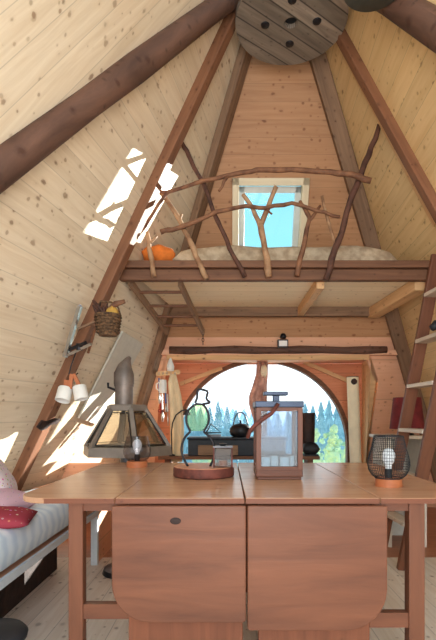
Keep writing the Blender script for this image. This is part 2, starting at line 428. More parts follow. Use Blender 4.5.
# ------------------------------------------------------------------ gable window
wn = thing('window_1', 'small square roof window with pale wooden frame high in the gable', 'window', bp((wx0+wx1)/2, wz0)); wn['kind'] = 'structure'
def rim(x0, x1, z0, z1, w, t, o, name, mat):
    m = MB()
    a, b, c, d = bp(x0, z0), bp(x1, z0), bp(x1, z1), bp(x0, z1); q = nB*o
    sl = (d-a).normalized()
    m.beam(a+sl*w/2+q, b+sl*w/2+q, w, t, nB); m.beam(d-sl*w/2+q, c-sl*w/2+q, w, t, nB)
    m.beam(a+X1*w/2+q, d+X1*w/2+q, w, t, nB); m.beam(b-X1*w/2+q, c-X1*w/2+q, w, t, nB)
    return m.build(name, M[mat], wn, bevel=.003)
rim(wx0-.01, wx1+.01, wz0, wz1+.005, .055, .10, -.01, 'window_frame', 'wframe')
rim(wx0+.045, wx1-.045, wz0+.05, wz1-.05, .05, .05, -.05, 'sash', 'wwhite')
MB().face([bp(wx0+.05, wz0+.05)-nB*.05, bp(wx1-.05, wz0+.05)-nB*.05, bp(wx1-.05, wz1-.06)-nB*.05, bp(wx0+.05, wz1-.06)-nB*.05], X1)
g = MB(); g.slab([bp(wx0+.05, wz0+.05)-nB*.05, bp(wx1-.05, wz0+.05)-nB*.05, bp(wx1-.05, wz1-.06)-nB*.05, bp(wx0+.05, wz1-.06)-nB*.05], nB, .004, X1)
g.build('pane', M['glassc'], wn)

# ------------------------------------------------------------------ bay with the arched window
YA = 5.05
acx, acz, ar = .388, 1.03-.34, .96
bl, br, bt, bb = -.86, 1.50, zt+.01, .42
m = MB(); N = 40
arc = [V((acx-ar*math.cos(math.pi*i/N), YA, acz+ar*math.sin(math.pi*i/N))) for i in range(N+1)]
for i in range(N):
    p, q = arc[i], arc[i+1]
    m.slab([p, q, V((q.x, YA, bt)), V((p.x, YA, bt))], V((0, 1, 0)), .09, X1)
m.slab([V((bl-.2, YA, 0)), V((acx-ar, YA, 0)), V((acx-ar, YA, bt)), V((bl-.2, YA, bt))], V((0, 1, 0)), .09, X1)
m.slab([V((acx+ar, YA, 0)), V((br+.1, YA, 0)), V((br+.1, YA, bt)), V((acx+ar, YA, bt))], V((0, 1, 0)), .09, X1)
m.slab([V((acx-ar, YA, 0)), V((acx+ar, YA, 0)), V((acx+ar, YA, bb)), V((acx-ar, YA, bb))], V((0, 1, 0)), .09, X1)
struct(m.build('wall_bay', M['ply_o'], origin=(acx, YA, 0)))
wall('ceiling_bay', [[V((bl-.3, 4.38, zt+.02)), V((br+.3, 4.38, zt+.02)), V((br+.3, YA+.1, zt+.02)), V((bl-.3, YA+.1, zt+.02))]], (V((0, 4.6, zt+.02)), V((0, 0, 1))), M['ply'], X1)
sx = V((1, 0, 0))
struct(MB().slab([orr[0]+V((.02, 0, 0)), orr[2]+V((.02, 0, 0)), orf+V((.02, 0, 0)), V((br-.02, YA, 0)), V((br-.02, YA, zt+.02))], sx, .02, V((0, 0, 1))).build('wall_bay_right', M['beamlt']))
struct(MB().slab([ol[0]-V((.02, 0, 0)), ol[1]-V((.02, 0, 0)), olf-V((.02, 0, 0)), V((bl+.05, YA, 0)), V((bl+.05, YA, zt+.02))], -sx, .02, V((0, 0, 1))).build('wall_bay_left', M['ply']))
w2 = thing('window_2', 'large arched window looking out on trees', 'window', (acx, YA, bb)); w2['kind'] = 'structure'
m = MB(); r0, r1 = ar-.03, ar+.015
for i in range(N):
    a0, a1 = math.pi*i/N, math.pi*(i+1)/N
    P = lambda r, a: V((acx-r*math.cos(a), YA-.015, acz+r*math.sin(a)))
    m.slab([P(r0, a0), P(r0, a1), P(r1, a1), P(r1, a0)], V((0, 1, 0)), .09, X1)
m.box((acx-ar+.0075, YA+.03, (acz+bb)/2), (.045, .09, acz-bb)); m.box((acx+ar-.0075, YA+.03, (acz+bb)/2), (.045, .09, acz-bb))
m.box((acx, YA+.03, bb+.02), (2*ar, .1, .04))
m.build('window_frame', M['weath2'], w2)
g = MB(); poly = [V((acx-.94, YA+.04, bb+.03))] + [V((acx-.945*math.cos(math.pi*i/N), YA+.04, acz+.945*math.sin(math.pi*i/N))) for i in range(N+1)] + [V((acx+.94, YA+.04, bb+.03))]
g.slab(poly, V((0, 1, 0)), .004, X1); g.build('pane', M['glass'], w2)
# pale battens that brace the arch panel, lintel beam and log above it
struct(MB().beam(W(180, 384, YA-.03), W(222, 368, YA-.03), .03, .04).build('trim_10', M['beamlt']))
struct(MB().beam(W(304, 362, YA-.03), W(350, 382, YA-.03), .03, .04).build('trim_11', M['beamlt']))
struct(MB().box(W(304.5, 357, YA-.03), (.03, .04, .1)).build('trim_12', M['beamlt']))
p = hit(270, 355, BACK)
struct(MB().beam(hit(167, 354.6, BACK)+nB*.03, hit(368, 354.6, BACK)+nB*.03, .075, .06, nB).build('trim_13', M['beamlt'], bevel=.008))
lg = [hit(170+i*21.5, 348.6+.5*math.sin(i*1.7), BACK)+nB*.05 for i in range(11)]
struct(MB().tube(lg, [.036+.004*math.sin(i*2.3) for i in range(11)], 12).build('trim_14', M['log'], smooth=True))

# ------------------------------------------------------------------ loft
YF = 3.20; zb = 1.03+.95
lt = thing('loft_platform', 'wooden sleeping loft platform with a dark front beam under the gable', 'loft', (.4, YF, zb))
def ppx(px, py, Y): return W(px, py, Y)
lx0, lx1 = W(119, 270, YF).x, W(434, 270, YF).x
MB().box(((lx0+lx1)/2, YF+.03, 1.03+.985), (lx1-lx0, .06, .075)).build('front_beam', M['weath2'], lt, bevel=.006)
MB().box(((lx0+lx1)/2, YF+.02, 1.03+1.05), (lx1-lx0+.02, .10, .05)).build('front_cap', M['weath2'], lt, bevel=.006)
dz = 1.03+.985
yb = 3.17+.456*(4.43-dz)
MB().slab([V((W(135, 270, YF).x, YF+.06, dz)), V((lx1-.02, YF+.06, dz)), V((xb(dz)-.04, yb-.05, dz)), V((xa(dz)+.04, yb-.05, dz))], V((0, 0, 1)), .025, X1).build('deck', M['deckwood'], lt)
by = 4.18
MB().box((.45, by, 1.03+.945), (xb(1.95)-xa(1.95)-.2, .07, .085)).build('back_beam', M['weath'], lt, bevel=.006)
for x0 in (.665,):
    MB().box((x0, (YF+.06+by)/2, 1.03+.945), (.055, by-YF-.08, .08)).build('joist', M['beamlt'], lt, bevel=.004)
MB().beam(V((1.38, YF+.06, 1.03+.935)), V((1.33, by, 1.03+.935)), .1, .09).build('joist', M['beamlt'], lt, bevel=.004)

mt = MB(); 
mx0, mx1, mz0, mz1 = W(173, 250, 3.36).x, W(398, 250, 3.36).x, dz+.025, 1.03+1.252
mt.pillow(((mx0+mx1)/2, 3.34+.36, (mz0+mz1)/2), (mx1-mx0, .76, mz1-mz0), n=30, p=12)
for v in mt.bm.verts:
    if v.co.z > mz0+.06: v.co.z += .010*math.sin(v.co.x*11+v.co.y*5)*math.sin(v.co.y*7+v.co.x*3)
mo = mt.build('loft_mattress', M['mat'], smooth=True)
tag(mo, 'thick grey-beige mattress lying on the loft', 'mattress')
tag(MB().pillow(W(157, 256, 3.38)+V((0.01, .05, .0)), (.24, .26, .16), rotz(.1), wr=.12).build('orange_pillow', M['orange'], smooth=True), 'crumpled orange pillow at the left end of the loft mattress', 'pillow')

# railing of branches
rl = thing('branch_railing', 'rustic loft railing made of bare crooked branches', 'railing', (.2, YF, 1.03+1.07))
def branch(pts, r0, r1, mat='branch', dy=0., Y=None, sub=(), slope=0.):
    Y = (YF-.03+dy) if Y is None else Y
    m = MB()
    q = wiggle([W(x, y, Y - slope*(277-y)) for x, y in pts], 3, .005)
    m.tube(q, taper(len(q), r0, r1), 9)
    for s_, a, b in sub:
        q = wiggle([W(x, y, Y - slope*(277-y)) for x, y in s_], 3, .004); m.tube(q, taper(len(q), a, b), 8)
    return m.build('branch', M[mat], rl, smooth=True)
branch([(245, 277), (233, 255), (224, 234), (214, 213.5), (203.6, 184), (190, 158), (184.7, 148), (177, 134), (175.4, 127)], .017, .014, 'branch_d', 0)
branch([(207, 279), (199, 262), (191.6, 244.5), (179.6, 220), (164, 196), (149.6, 179)], .022, .014, 'branch_l', .0, sub=[([(180, 221), (182, 214)], .008, .006)])
branch([(153.8, 277), (150.5, 255), (147, 232)], .020, .012, 'branch_l', 0, sub=[([(150, 243), (157, 236)], .010, .007)])
branch([(120, 253), (145, 227), (158, 205), (168.5, 192), (202, 181), (240, 173), (256, 170), (292, 169.5), (330, 172), (352, 174.5), (371, 181)], .010, .020, 'branch', -.04, sub=[([(140, 191), (155, 191.5), (168, 192)], .008, .012), ([(227, 177), (219, 191)], .012, .008)])
branch([(160.6, 232), (172, 230), (185, 225.6), (215.7, 212), (246, 206), (266, 208), (292, 203), (317, 211), (340, 217)], .017, .012, 'branch', -.035, sub=[([(266, 208), (272, 214)], .008, .006)])
branch([(269, 277), (265, 250), (260.5, 224)], .026, .02, 'branch_l', 0, sub=[([(260.5, 226), (253, 209), (243, 194.5)], .018, .014), ([(260.5, 226), (268, 208), (276, 187)], .018, .015)])
branch([(297, 276), (302.6, 251), (309.5, 219), (305, 209), (300, 201)], .019, .012, 'branch', 0, sub=[([(309, 221), (320.5, 205.5)], .012, .009)])
branch([(335, 244), (328, 220), (322, 196)], .012, .010, 'branch_l', 0, sub=[([(328, 220), (324, 210)], .007, .005)])
branch([(326, 280), (335, 249), (342.6, 230), (349, 205), (360, 177), (369, 155), (378, 130), (386, 108)], .024, .017, 'branch_d', .0)

# old ladder hung flat under the loft
ol_ = thing('small_ladder', 'old grey wooden ladder hung flat under the loft', 'ladder', W(160, 300, 3.6))
la, lb = W(131, 283, 3.3), W(167, 332, 4.02); ra, rb = W(180, 283, 3.3), W(203, 332, 4.02)
for a, b in ((la, lb), (ra, rb)): MB().beam(a, b, .03, .05).build('rail', M['weath'], ol_, bevel=.004)
for k in (.16, .42, .64, .84):
    MB().tube([la.lerp(lb, k), ra.lerp(rb, k)], .012, 8).build('rung', M['weath2'], ol_, smooth='auto')
ch = thing('chain', 'short black chain between hanging ladder and lintel', 'chain', W(203, 333, 4.1))
for i in range(4):
    c = W(203, 333.5+i*3.2, 4.06+.05*i); R = rotz(math.pi/2*(i % 2))
    MB().tube([c + R @ V((.009*math.cos(a), 0, .016*math.sin(a))) for a in [2*math.pi*k/12 for k in range(13)]], .0035, 6).build('link', M['iron'], ch)

# ------------------------------------------------------------------ cable reel under the apex
rc = V((.41, 2.95, 1.03+2.52)); RR = .357
re_ = thing('cable_reel', 'weathered grey wooden cable reel hanging under the roof peak', 'cable reel', rc)
m = MB(); k = 56; vb = []; hole = .042
ringo = [rc+V((RR*math.cos(2*math.pi*i/k), RR*math.sin(2*math.pi*i/k), 0)) for i in range(k)]
ringi = [rc+V((hole*math.cos(2*math.pi*i/k), hole*math.sin(2*math.pi*i/k), 0)) for i in range(k)]
pd = V((math.cos(math.radians(36)), math.sin(math.radians(36)), 0))
for i in range(k):
    j = (i+1) % k
    m.slab([ringi[i], ringo[i], ringo[j], ringi[j]], V((0, 0, 1)), .04, pd)
bmesh.ops.remove_doubles(m.bm, verts=m.bm.verts, dist=1e-5)
m.build('flange', M['reel'], re_)
MB().lathe([(0, .03), (hole+.01, .03), (hole+.01, .5), (0, .5)], rc, 20).build('core', M['black'], re_)
for i in range(4):
    a = math.radians(85+90*i); c = rc+V((.165*math.cos(a), .165*math.sin(a), 0))
    MB().lathe([(0, -.012), (.012, -.010), (.026, -.006), (.03, .002), (0, .002)], c, 12).build('bolt', M['iron'], re_)
m = MB()
for a in (0, 1, 2):
    m.tube([rc+V((.08*math.cos(a*2.1), .08*math.sin(a*2.1), .04)), rc+V((.05*math.cos(a*2.1), .05*math.sin(a*2.1), .62))], .012, 8)
m.build('hanger', M['iron'], re_)
dc = W(375, -13, 2.25)
pl_ = thing('pendant_lamp', 'dark round pendant lamp just showing at the top right edge', 'lamp', dc)
MB().lathe([(0, 0), (.14, 0), (.155, .012), (.13, .06), (.05, .11), (.02, .14), (0, .14)], dc, 36).build('lamp_shade', plain('olive_metal', (74, 72, 64), .6, .2), pl_, smooth='auto')
MB().tube([dc+V((0, 0, .13)), dc+V((0, 0, .42))], .006, 6).build('cord', M['black'], pl_)

# ------------------------------------------------------------------ table(s)
ZT = .75
def rounded(x0, x1, y0, y1, rads, n=8):              # radii for corners (x0,y0),(x1,y0),(x1,y1),(x0,y1)
    out = []
    for (cx, cy, sx_, sy_, a0), r in zip(((x0, y0, 1, 1, 180), (x1, y0, -1, 1, 270), (x1, y1, -1, -1, 0), (x0, y1, 1, -1, 90)), rads):
        if r <= 0: out.append((cx, cy)); continue
        for i in range(n+1):
            a = math.radians(a0+90*i/n); out.append((cx+sx_*r+r*math.cos(a), cy+sy_*r+r*math.sin(a)))
    return out
def top(name, x0, x1, rads, root, mat='tabletop', y0=1.571, y1=2.77):
    MB().slab([V((x, y, ZT-.02)) for x, y in rounded(x0, x1, y0, y1, rads)], V((0, 0, 1)), .02, X1).build(name, M[mat], root, bevel=.003)
def hang(x0, x1, z0, z1, rads, root):
    MB().slab([V((x, 1.549, z)) for x, z in rounded(x0, x1, z0, z1, rads)], V((0, 1, 0)), .02, X1).build('hanging_leaf', M['table'], root, bevel=.004)
def knot(root):
    c = W(175.5, 521, 1.5485)
    MB().lathe([(0, .0), (.017, .0), (.014, -.0015), (0, -.002)], c, 18, Matrix.Rotation(-math.pi/2, 3, 'X') @ Matrix.Diagonal((1.1, .7, 1))).build('wood_knot', M['leather'], root)
def table_half(label, mid, leaf, hangx, hz, hr, legx, panel, sgn, rads):
    r = thing('drop_leaf_table', label, 'table', ((mid[0]+mid[1])/2, 2.2, 0))
    top('tabletop', mid[0], mid[1], (0, 0, 0, 0), r)
    top('side_leaf', leaf[0], leaf[1], rads, r)
    hang(hangx[0], hangx[1], hz, ZT-.024, hr, r)
    for e0, e1 in (mid, (leaf[0]+rads[0], leaf[1]-rads[1])):
        MB().box(((e0+e1)/2, 1.5696, ZT-.0105), (e1-e0-.001, .0025, .017)).build('front_edge', M['tabledark'], r)
    for y in (1.625, 2.70):
        MB().box(((panel[0]+panel[1])/2, y, .365), (panel[1]-panel[0], .03, .73), ud=2).build('base_panel', M['tabledark'], r, bevel=.003)
        MB().box(((legx[0]+legx[1])/2, y, .365), (legx[1]-legx[0], .045, .73)).build('leg', M['table'], r, bevel=.003)
        a, b = (legx[1], panel[0]) if sgn < 0 else (panel[1], legx[0])
        MB().box(((a+b)/2, y, .714), (b-a, .03, .032)).build('rail', M['table'], r)
        zs = .345 if sgn < 0 else .315
        MB().box(((a+b)/2, y, zs), (b-a, .03, .052)).build('stretcher', M['table'], r)
    return r
table_half('pine drop-leaf table half with the rounded leaf end beside the bed', (-.381, .059), (-.735, -.385), (-.389, .064), .333, (.13, .012, 0, 0), (-.553, -.503), (-.345, .055), -1, (.11, 0, 0, .11)).name
knot(bpy.data.objects['drop_leaf_table'])
table_half('pine drop-leaf table half with the leaf end towards the ladder', (.064, .521), (.525, .875), (.069, .541), .306, (.012, .14, 0, 0), (.635, .690), (.11, .50), 1, (0, .11, .11, 0))

# ------------------------------------------------------------------ things on the table
def bulb(c, root, r=.026, h=.085):
    MB().lathe([(0, h), (r*.6, h-.006), (r*.95, h-.022), (r, h-.036), (r*.8, h-.055), (r*.5, h-.07), (r*.45, h-.085)], c, 20).build('bulb', M['bulb'], root, smooth=True)
def bulb_lamp(name, label, c, shade_prof, base_r, shade_mat, wire):
    r = thing(name, label, 'lamp', c)
    MB().lathe([(0, 0), (base_r, 0), (base_r, .03), (base_r-.003, .033), (0, .033)], c, 32).build('base', M['lamwood'], r, smooth='auto')
    so2 = MB().lathe([(0, .033), (.015, .033), (.015, .07), (0, .07)], c, 16).build('socket', M['black'], r, smooth='auto')
    bulb(V(c)+V((0, 0, .068)), so2)
    if wire:
        s = MB().lathe(shade_prof, c, 54).build('lamp_shade', M['black'], r)
        w = s.modifiers.new('w', 'WIREFRAME'); w.thickness = .0016
        for i in (0, -1):
            q = shade_prof[i]; s2 = MB().tube([V(c)+V((q[0]*math.cos(a), q[0]*math.sin(a), q[1])) for a in [2*math.pi*k/32 for k in range(33)]], .0022, 6).build('rim', M['black'], s)
    else:
        MB().lathe(shade_prof, c, 36).build('lamp_shade', M[shade_mat], r, smooth=True)
c1 = W(135, 468, .28*F/52); c1.z = ZT; c1.y += .06
sp1 = [(.045, .034), (.062, .045), (.073, .065), (.076, .09), (.070, .12), (.062, .15), (.058, .168)]
bulb_lamp('globe_lamp', 'small bulb lamp in smoked glass globe near the left table end', c1, sp1, .057, 'glasss', False)
c2 = W(393, 488, .28*F/72); c2.z = ZT; c2.y += .05
prof = []
key = [(.052, .034), (.066, .045), (.077, .065), (.081, .085), (.080, .105), (.074, .13), (.066, .155), (.060, .185), (.057, .2)]
for i in range(len(key)-1):
    for t in (0, .5): prof.append((key[i][0]+(key[i+1][0]-key[i][0])*t, key[i][1]+(key[i+1][1]-key[i][1])*t))
prof.append(key[-1])
bulb_lamp('wire_mesh_lamp', 'bulb lamp in a black wire mesh shade on the right of the table', c2, prof, .052, None, True)

# wood slice, ornament, jar
sc_ = V((W(203.5, 480, 2.13).x, 2.15, ZT))
s_ = thing('wood_slice', 'round bark-edged wood slice under the snowman ornament', 'tray', sc_)
MB().lathe([(0, 0), (.135, 0), (.142, .006), (.142, .038), (.137, .045)], sc_, 40).build('bark_edge', M['bark'], s_, smooth='auto')
MB().slab([sc_+V((.1375*math.cos(2*math.pi*i/40), .1375*math.sin(2*math.pi*i/40), .044)) for i in range(40)], V((0, 0, 1)), .003, X1).build('slice_face', M['slab'], s_)
YS = 2.13; zs = ZT+.047
sn = thing('snowman_ornament', 'dark metal outline of a snowman in a hat on a wood slice', 'ornament', (sc_.x-.02, YS, zs))
def line(pts, r=.0055, k=4):
    P = [W(x, y, YS) for x, y in pts]; out = []
    for i in range(len(P)-1):
        p0, p1, p2, p3 = P[max(i-1, 0)], P[i], P[i+1], P[min(i+2, len(P)-1)]
        for j in range(k):
            t = j/k
            out.append(.5*((2*p1)+(p2-p0)*t+(2*p0-5*p1+4*p2-p3)*t*t+(3*p1-p0-3*p2+p3)*t**3))
    return out+[P[-1]], r
def ornament(name, segs, mat='iron'):
    m = MB()
    for s in segs:
        pts, r = line(s); m.tube(pts, r, 8)
    return m.build(name, M[mat], sn, smooth=True)
zb_ = VY+(1.03-zs)*F/YS                               # pixel row of the slice face at that depth
ornament('lower_outline', [[(188, zb_), (183, 457), (181.5, 448), (184.5, 438), (190.5, 431.5)], [(210, zb_), (214, 457), (214.5, 448), (210.5, 438), (203.5, 431.5)]])
ornament('upper_outline', [[(190.5, 431.5), (187, 424), (186.5, 416), (190, 408.5), (196.5, 404)], [(203.5, 431.5), (208, 424), (208.8, 416), (206.5, 409), (203, 404.5)]])
ornament('hat', [[(195, 403), (197, 398), (198, 390), (203, 389.8), (208, 391.5)], [(208, 391.5), (206.5, 399), (210, 402.5), (203, 404)], [(196, 404), (203, 404.5)]])
g = MB(); cc = [(190.5, 431), (187.4, 424), (187, 416), (190.5, 409), (196.5, 404.6), (203, 404.8), (206.3, 409.2), (208.3, 416), (207.5, 424), (203.5, 431)]
g.slab([W(x, y, YS) for x, y in cc], V((0, 1, 0)), .003, X1); g.build('glass_pane', M['glassg'], sn)
jc = V((W(223, 467, 2.12).x, 2.11, zs))
j = thing('glass_jar', 'small square glass jar with candle on the wood slice', 'jar', jc)
MB().box(jc+V((0, 0, .045)), (.085, .07, .09)).build('jar_body', M['glassd'], j, bevel=.006)
MB().lathe([(0, .004), (.02, .004), (.02, .03), (0, .03)], jc, 20).build('candle', M['slab'], j, smooth='auto')
m = MB(); m.box(jc+V((0, 0, .093)), (.088, .074, .006)); m.lathe([(0, .096), (.012, .096), (.018, .106), (.0, .11)], jc, 14); m.build('lid', M['iron2'], j)
for sx_ in (-1, 1):
    for sy_ in (-1, 1): MB().box(jc+V((sx_*.041, sy_*.034, .045)), (.006, .006, .09)).build('corner_post', M['bark'], j)

# lantern
lx, ly, lw, ldp, lh = W(279.8, 479, 2.0).x, 2.11, .204, .20, .345
L = thing('lantern', 'wooden lantern with dark metal roof and glass sides on the table', 'lantern', (lx, ly, ZT))
lc = V((lx, ly, ZT))
m = MB(); m.box(lc+V((0, 0, .028)), (lw, ldp, .03)); m.box(lc+V((0, 0, .0065)), (lw-.01, ldp-.01, .013)); m.build('base', M['lanwood'], L, bevel=.003)
for sx_ in (-1, 1):
    for sy_ in (-1, 1):
        MB().box(lc+V((sx_*(lw/2-.011), sy_*(ldp/2-.011), .18)), (.022, .022, .275)).build('post', M['lanwood'], L, bevel=.002)
for zz in (.31, .05):
    for q_ in (-1, 1):
        MB().box(lc+V((0, q_*(ldp/2-.012), zz)), (lw-.044, .016, .016)).build('frame_rail', M['lanwood'], L)
        MB().box(lc+V((q_*(lw/2-.012), 0, zz)), (.016, ldp-.044, .016)).build('frame_rail', M['lanwood'], L)
m = MB(); m.box(lc+V((0, 0, .3315)), (lw+.008, ldp+.008, .027)); m.build('roof', M['lantop'], L, bevel=.003)
m = MB(); m.box(lc+V((-.005, 0, .36)), (.03, .03, .03)); m.box(lc+V((-.008, 0, .382)), (.108, .07, .017)); m.build('vent_cap', M['lantop'], L, bevel=.003)
for (c_, s__) in ((V((0, -ldp/2+.012, .18)), (lw-.044, .003, .25)), (V((0, ldp/2-.012, .18)), (lw-.044, .003, .25)), (V((-lw/2+.012, 0, .18)), (.003, ldp-.044, .25)), (V((lw/2-.012, 0, .18)), (.003, ldp-.044, .25))):
    MB().box(lc+c_, s__).build('pane', M['glassl'], L)
st = [W(278, 404, 2.0), W(272, 413, 1.985), W(262, 420, 1.975), W(255, 425, 1.975), W(250, 431, 1.98), W(247.5, 438, 1.985)]
MB().tube(st, [.009, .009, .009, .009, .009, .008], 8).build('carry_strap', M['leather'] if 0 else M['bark'], L, smooth=True)
for i, (dx, dy) in enumerate(((-.055, -.03), (-.012, .03), (.03, -.035), (.062, .03))):
    c = lc+V((dx, dy, .043))
    t_ = thing('tea_light', ['tea light in glass cup at the left inside the lantern', 'tea light in glass cup second from left inside the lantern', 'tea light in glass cup third from left inside the lantern', 'tea light in glass cup at the right inside the lantern'][i], 'candle', c, 'tea lights inside the lantern')
    MB().lathe([(0, 0), (.024, 0), (.027, .062), (.025, .062), (.022, .004), (0, .004)], c, 20).build('cup', M['glassj'], t_, smooth='auto')
    MB().lathe([(0, .004), (.021, .004), (.021, .05), (0, .05)], c, 18).build('candle', M['wax'], t_, smooth='auto')

# ------------------------------------------------------------------ glass stove
sx0 = W(127, 452, 3.05); so = V((sx0.x, 3.05, 0))
S = thing('glass_fireplace', 'six-sided glass fireplace hood with steel frame and flue pipe', 'fireplace', so)
z0, z1 = 1.03-.255, 1.03+.055; R0, R1 = .305, .135; ph = math.radians(60)-.13
hx = lambda r, z, k: so+V((r*math.cos(ph+k*math.pi/3), r*math.sin(ph+k*math.pi/3), z))
def hexband(name, r0, za, r1, zb_, mat, t=.0):
    m = MB(); m.lathe([(r0, za), (r1, zb_), (r1-.03, zb_), (r0-.03, za), (r0, za)], so, 6, ph=ph); return m.build(name, M[mat], S)
hexband('bottom_rim', R0, z0, R0-.006, z0+.06, 'steel')
hexband('top_rim', R1+.006, z1-.02, R1+.004, z1+.012, 'steel')
for k in range(6):
    MB().beam(hx(R0-.014, z0+.05, k), hx(R1-.006, z1-.01, k), .026, .02, V((math.cos(ph+k*math.pi/3), math.sin(ph+k*math.pi/3), .8))).build('corner_bar', M['steel'], S)
    a, b, c, d = hx(R0-.02, z0+.05, k), hx(R0-.02, z0+.05, k+1), hx(R1-.01, z1-.01, k+1), hx(R1-.01, z1-.01, k)
    o_ = ((a+b)/2-so); o_.z = 0; o_.normalize()
    pn = MB().slab([a, b, c, d], -o_, .004, V((0, 0, 1))).build('pane', M['glassst'], S)
    m = MB(); cen = (a+b+c+d)/4; q = [cen+(p-cen)*.82+o_*.006 for p in (a, b, c, d)]
    for i in range(4): m.beam(q[i], q[(i+1) % 4], .005, .006, o_)
    m.build('pane_frame', M['iron'], pn)
MB().lathe([(0, z1+.005), (R1, z1+.005), (R1-.01, z1+.02), (0, z1+.02)], so, 6, ph=ph).build('top_plate', M['steel'], S)
MB().lathe([(0, z0+.02), (R0-.035, z0+.02), (R0-.035, z0+.03), (0, z0+.03)], so, 6, ph=ph).build('hearth_plate', M['iron'], S)
MB().lathe([(0, 0), (.16, 0), (.15, .03), (.05, .06), (.045, z0+.02), (0, z0+.02)], so, 20).build('pedestal', M['iron2'], S, smooth='auto')
fb = so+V((-.02, 0, z1+.015))
m = MB(); m.tube([fb, fb+V((0, 0, .135))], .059, 20)
m.tube([fb+V((0, 0, .125)), fb+V((.0, .0, .145))], .064, 20)
m.build('flue_lower', M['flue'], S, smooth='auto')
m = MB(); e0 = fb+V((0, 0, .14)); m.tube([e0, e0+V((0, 0, .07)), e0+V((.005, .01, .12)), e0+V((.018, .03, .165)), e0+V((.024, .05, .18))], [.067, .066, .046, .022, .015], 20); m.build('flue_cowl', M['flue'], S, smooth='auto')
m = MB(); m.tube([fb+V((-.05, -.02, .10)), fb+V((-.10, -.02, .12)), fb+V((-.10, -.02, .15))], .008, 8); m.build('damper_handle', M['iron'], S)

# white heat board on the left slope
pts = [hit(120, 330, LEFT), hit(141, 343, LEFT), hit(96, 424, LEFT), hit(76, 417, LEFT)]
tag(MB().slab([p+nL*.012 for p in pts], nL, .015, hL).build('heat_board', M['heat'], bevel=.002), 'white heat board on the left slope behind the flue', 'board')

# ------------------------------------------------------------------ bench bed on the left
bx = -.905
xl = lambda z: (LEFT[0] + V((0, 0, 0))).x
def leftx(y, z): return LEFT[0].x - ((y-LEFT[0].y)*LEFT[1].y + (z-LEFT[0].z)*LEFT[1].z)/LEFT[1].x
bw_ = leftx(2.2, .36)
B = thing('bench_bed', 'low bench bed with a white front rail along the left wall', 'bed', (bx, 2.2, 0))
MB().slab([V((bx, .9, .345)), V((bx, 3.2, .345)), V((leftx(3.2, .345)+.05, 3.2, .345)), V((leftx(.9, .345)+.05, .9, .345))], V((0, 0, 1)), .02, V((0, 1, 0))).build('platform', M['ply'], B)
MB().box((bx+.006, 2.05, .362), (.016, 2.3, .036)).build('front_rail', M['edge'], B)
MB().box((bx-.02, .95, .17), (.04, .05, .345)).build('leg', M['edge'], B)
MB().box((bx-.012, 3.19, .18), (.045, .035, .36)).build('leg', M['edge'], B)
MB().box((bx-.25, 2.0, .17), (.02, 2.2, .345)).build('shade_board', M['leather'], B)  # dark board added in place of the shade under the bed
m = MB(); my0, my1 = .92, 3.25
m.pillow((bx+.012-.225, (my0+my1)/2, .47), (.45, my1-my0, .18), n=30, p=9)
for v in m.bm.verts:
    if v.co.z > .47: v.co.z += .005*math.sin(v.co.y*16+v.co.x*9)
mo = m.build('bed_mattress', M['bed'], smooth=True)
tag(mo, 'pale blue-grey striped mattress on the bench bed', 'mattress')
cb = thing('bench_cabinet', 'plywood bench cabinet beyond the foot of the bed', 'cabinet', (bx, 3.7, 0))
MB().box((bx-.01, 3.8, .25), (.02, 1.1, .5)).build('side_panel', M['ply'], cb)
MB().slab([V((bx, 3.26, .5)), V((bx, 4.35, .5)), V((leftx(4.35, .5)+.06, 4.35, .5)), V((leftx(3.26, .5)+.06, 3.26, .5))], V((0, 0, 1)), .02, V((0, 1, 0))).build('lid', M['ply'], cb)
hb = W(110, 467, 3.75)
tag(MB().slab([V((-1.35, 3.72, .52)), V((-.62, 3.72, .52)), V((-.62, 3.72, .60+.05)), V((-1.30, 3.72, .65))], V((0, 1, 0)), .02, X1).build('low_board', M['ply'], bevel=.002), 'low horizontal plywood board behind the bed foot', 'board')
def cush(name, label, px, py, Y, size, R, mat):
    tag(MB().pillow(W(px, py, Y), size, R, wr=.04).build(name, M[mat], smooth=True), label, 'cushion')
RX = lambda a: Matrix.Rotation(a, 3, 'X'); RY = lambda a: Matrix.Rotation(a, 3, 'Y')
cush('cushion', 'pale speckled cushion leaning against the left wall', -4, 478, 2.45, (.30, .36, .13), rotz(.3) @ RY(math.radians(58)), 'cush1')
cush('cushion', 'mauve cushion between the speckled and the red cushion', 0, 500, 2.28, (.26, .30, .10), rotz(-.2) @ RY(math.radians(14)), 'cush2')
cush('cushion', 'red patterned cushion lying flat on the bed edge', 2, 517, 2.06, (.26, .30, .075), rotz(.25) @ RY(math.radians(5)), 'cush3')
pf = V((-.765, 1.5, 0))
P_ = thing('stool', 'dark round stool top at the lower left corner', 'stool', pf)
MB().lathe([(0, .29), (.09, .29), (.105, .30), (.108, .315), (.095, .33), (0, .334)], pf, 32).build('seat', M['black'], P_, smooth=True)
for k in range(3):
    a = .6+k*2.094; MB().tube([pf+V((.06*math.cos(a), .06*math.sin(a), .292)), pf+V((.09*math.cos(a), .09*math.sin(a), 0))], .011, 8).build('leg', M['iron'], P_)

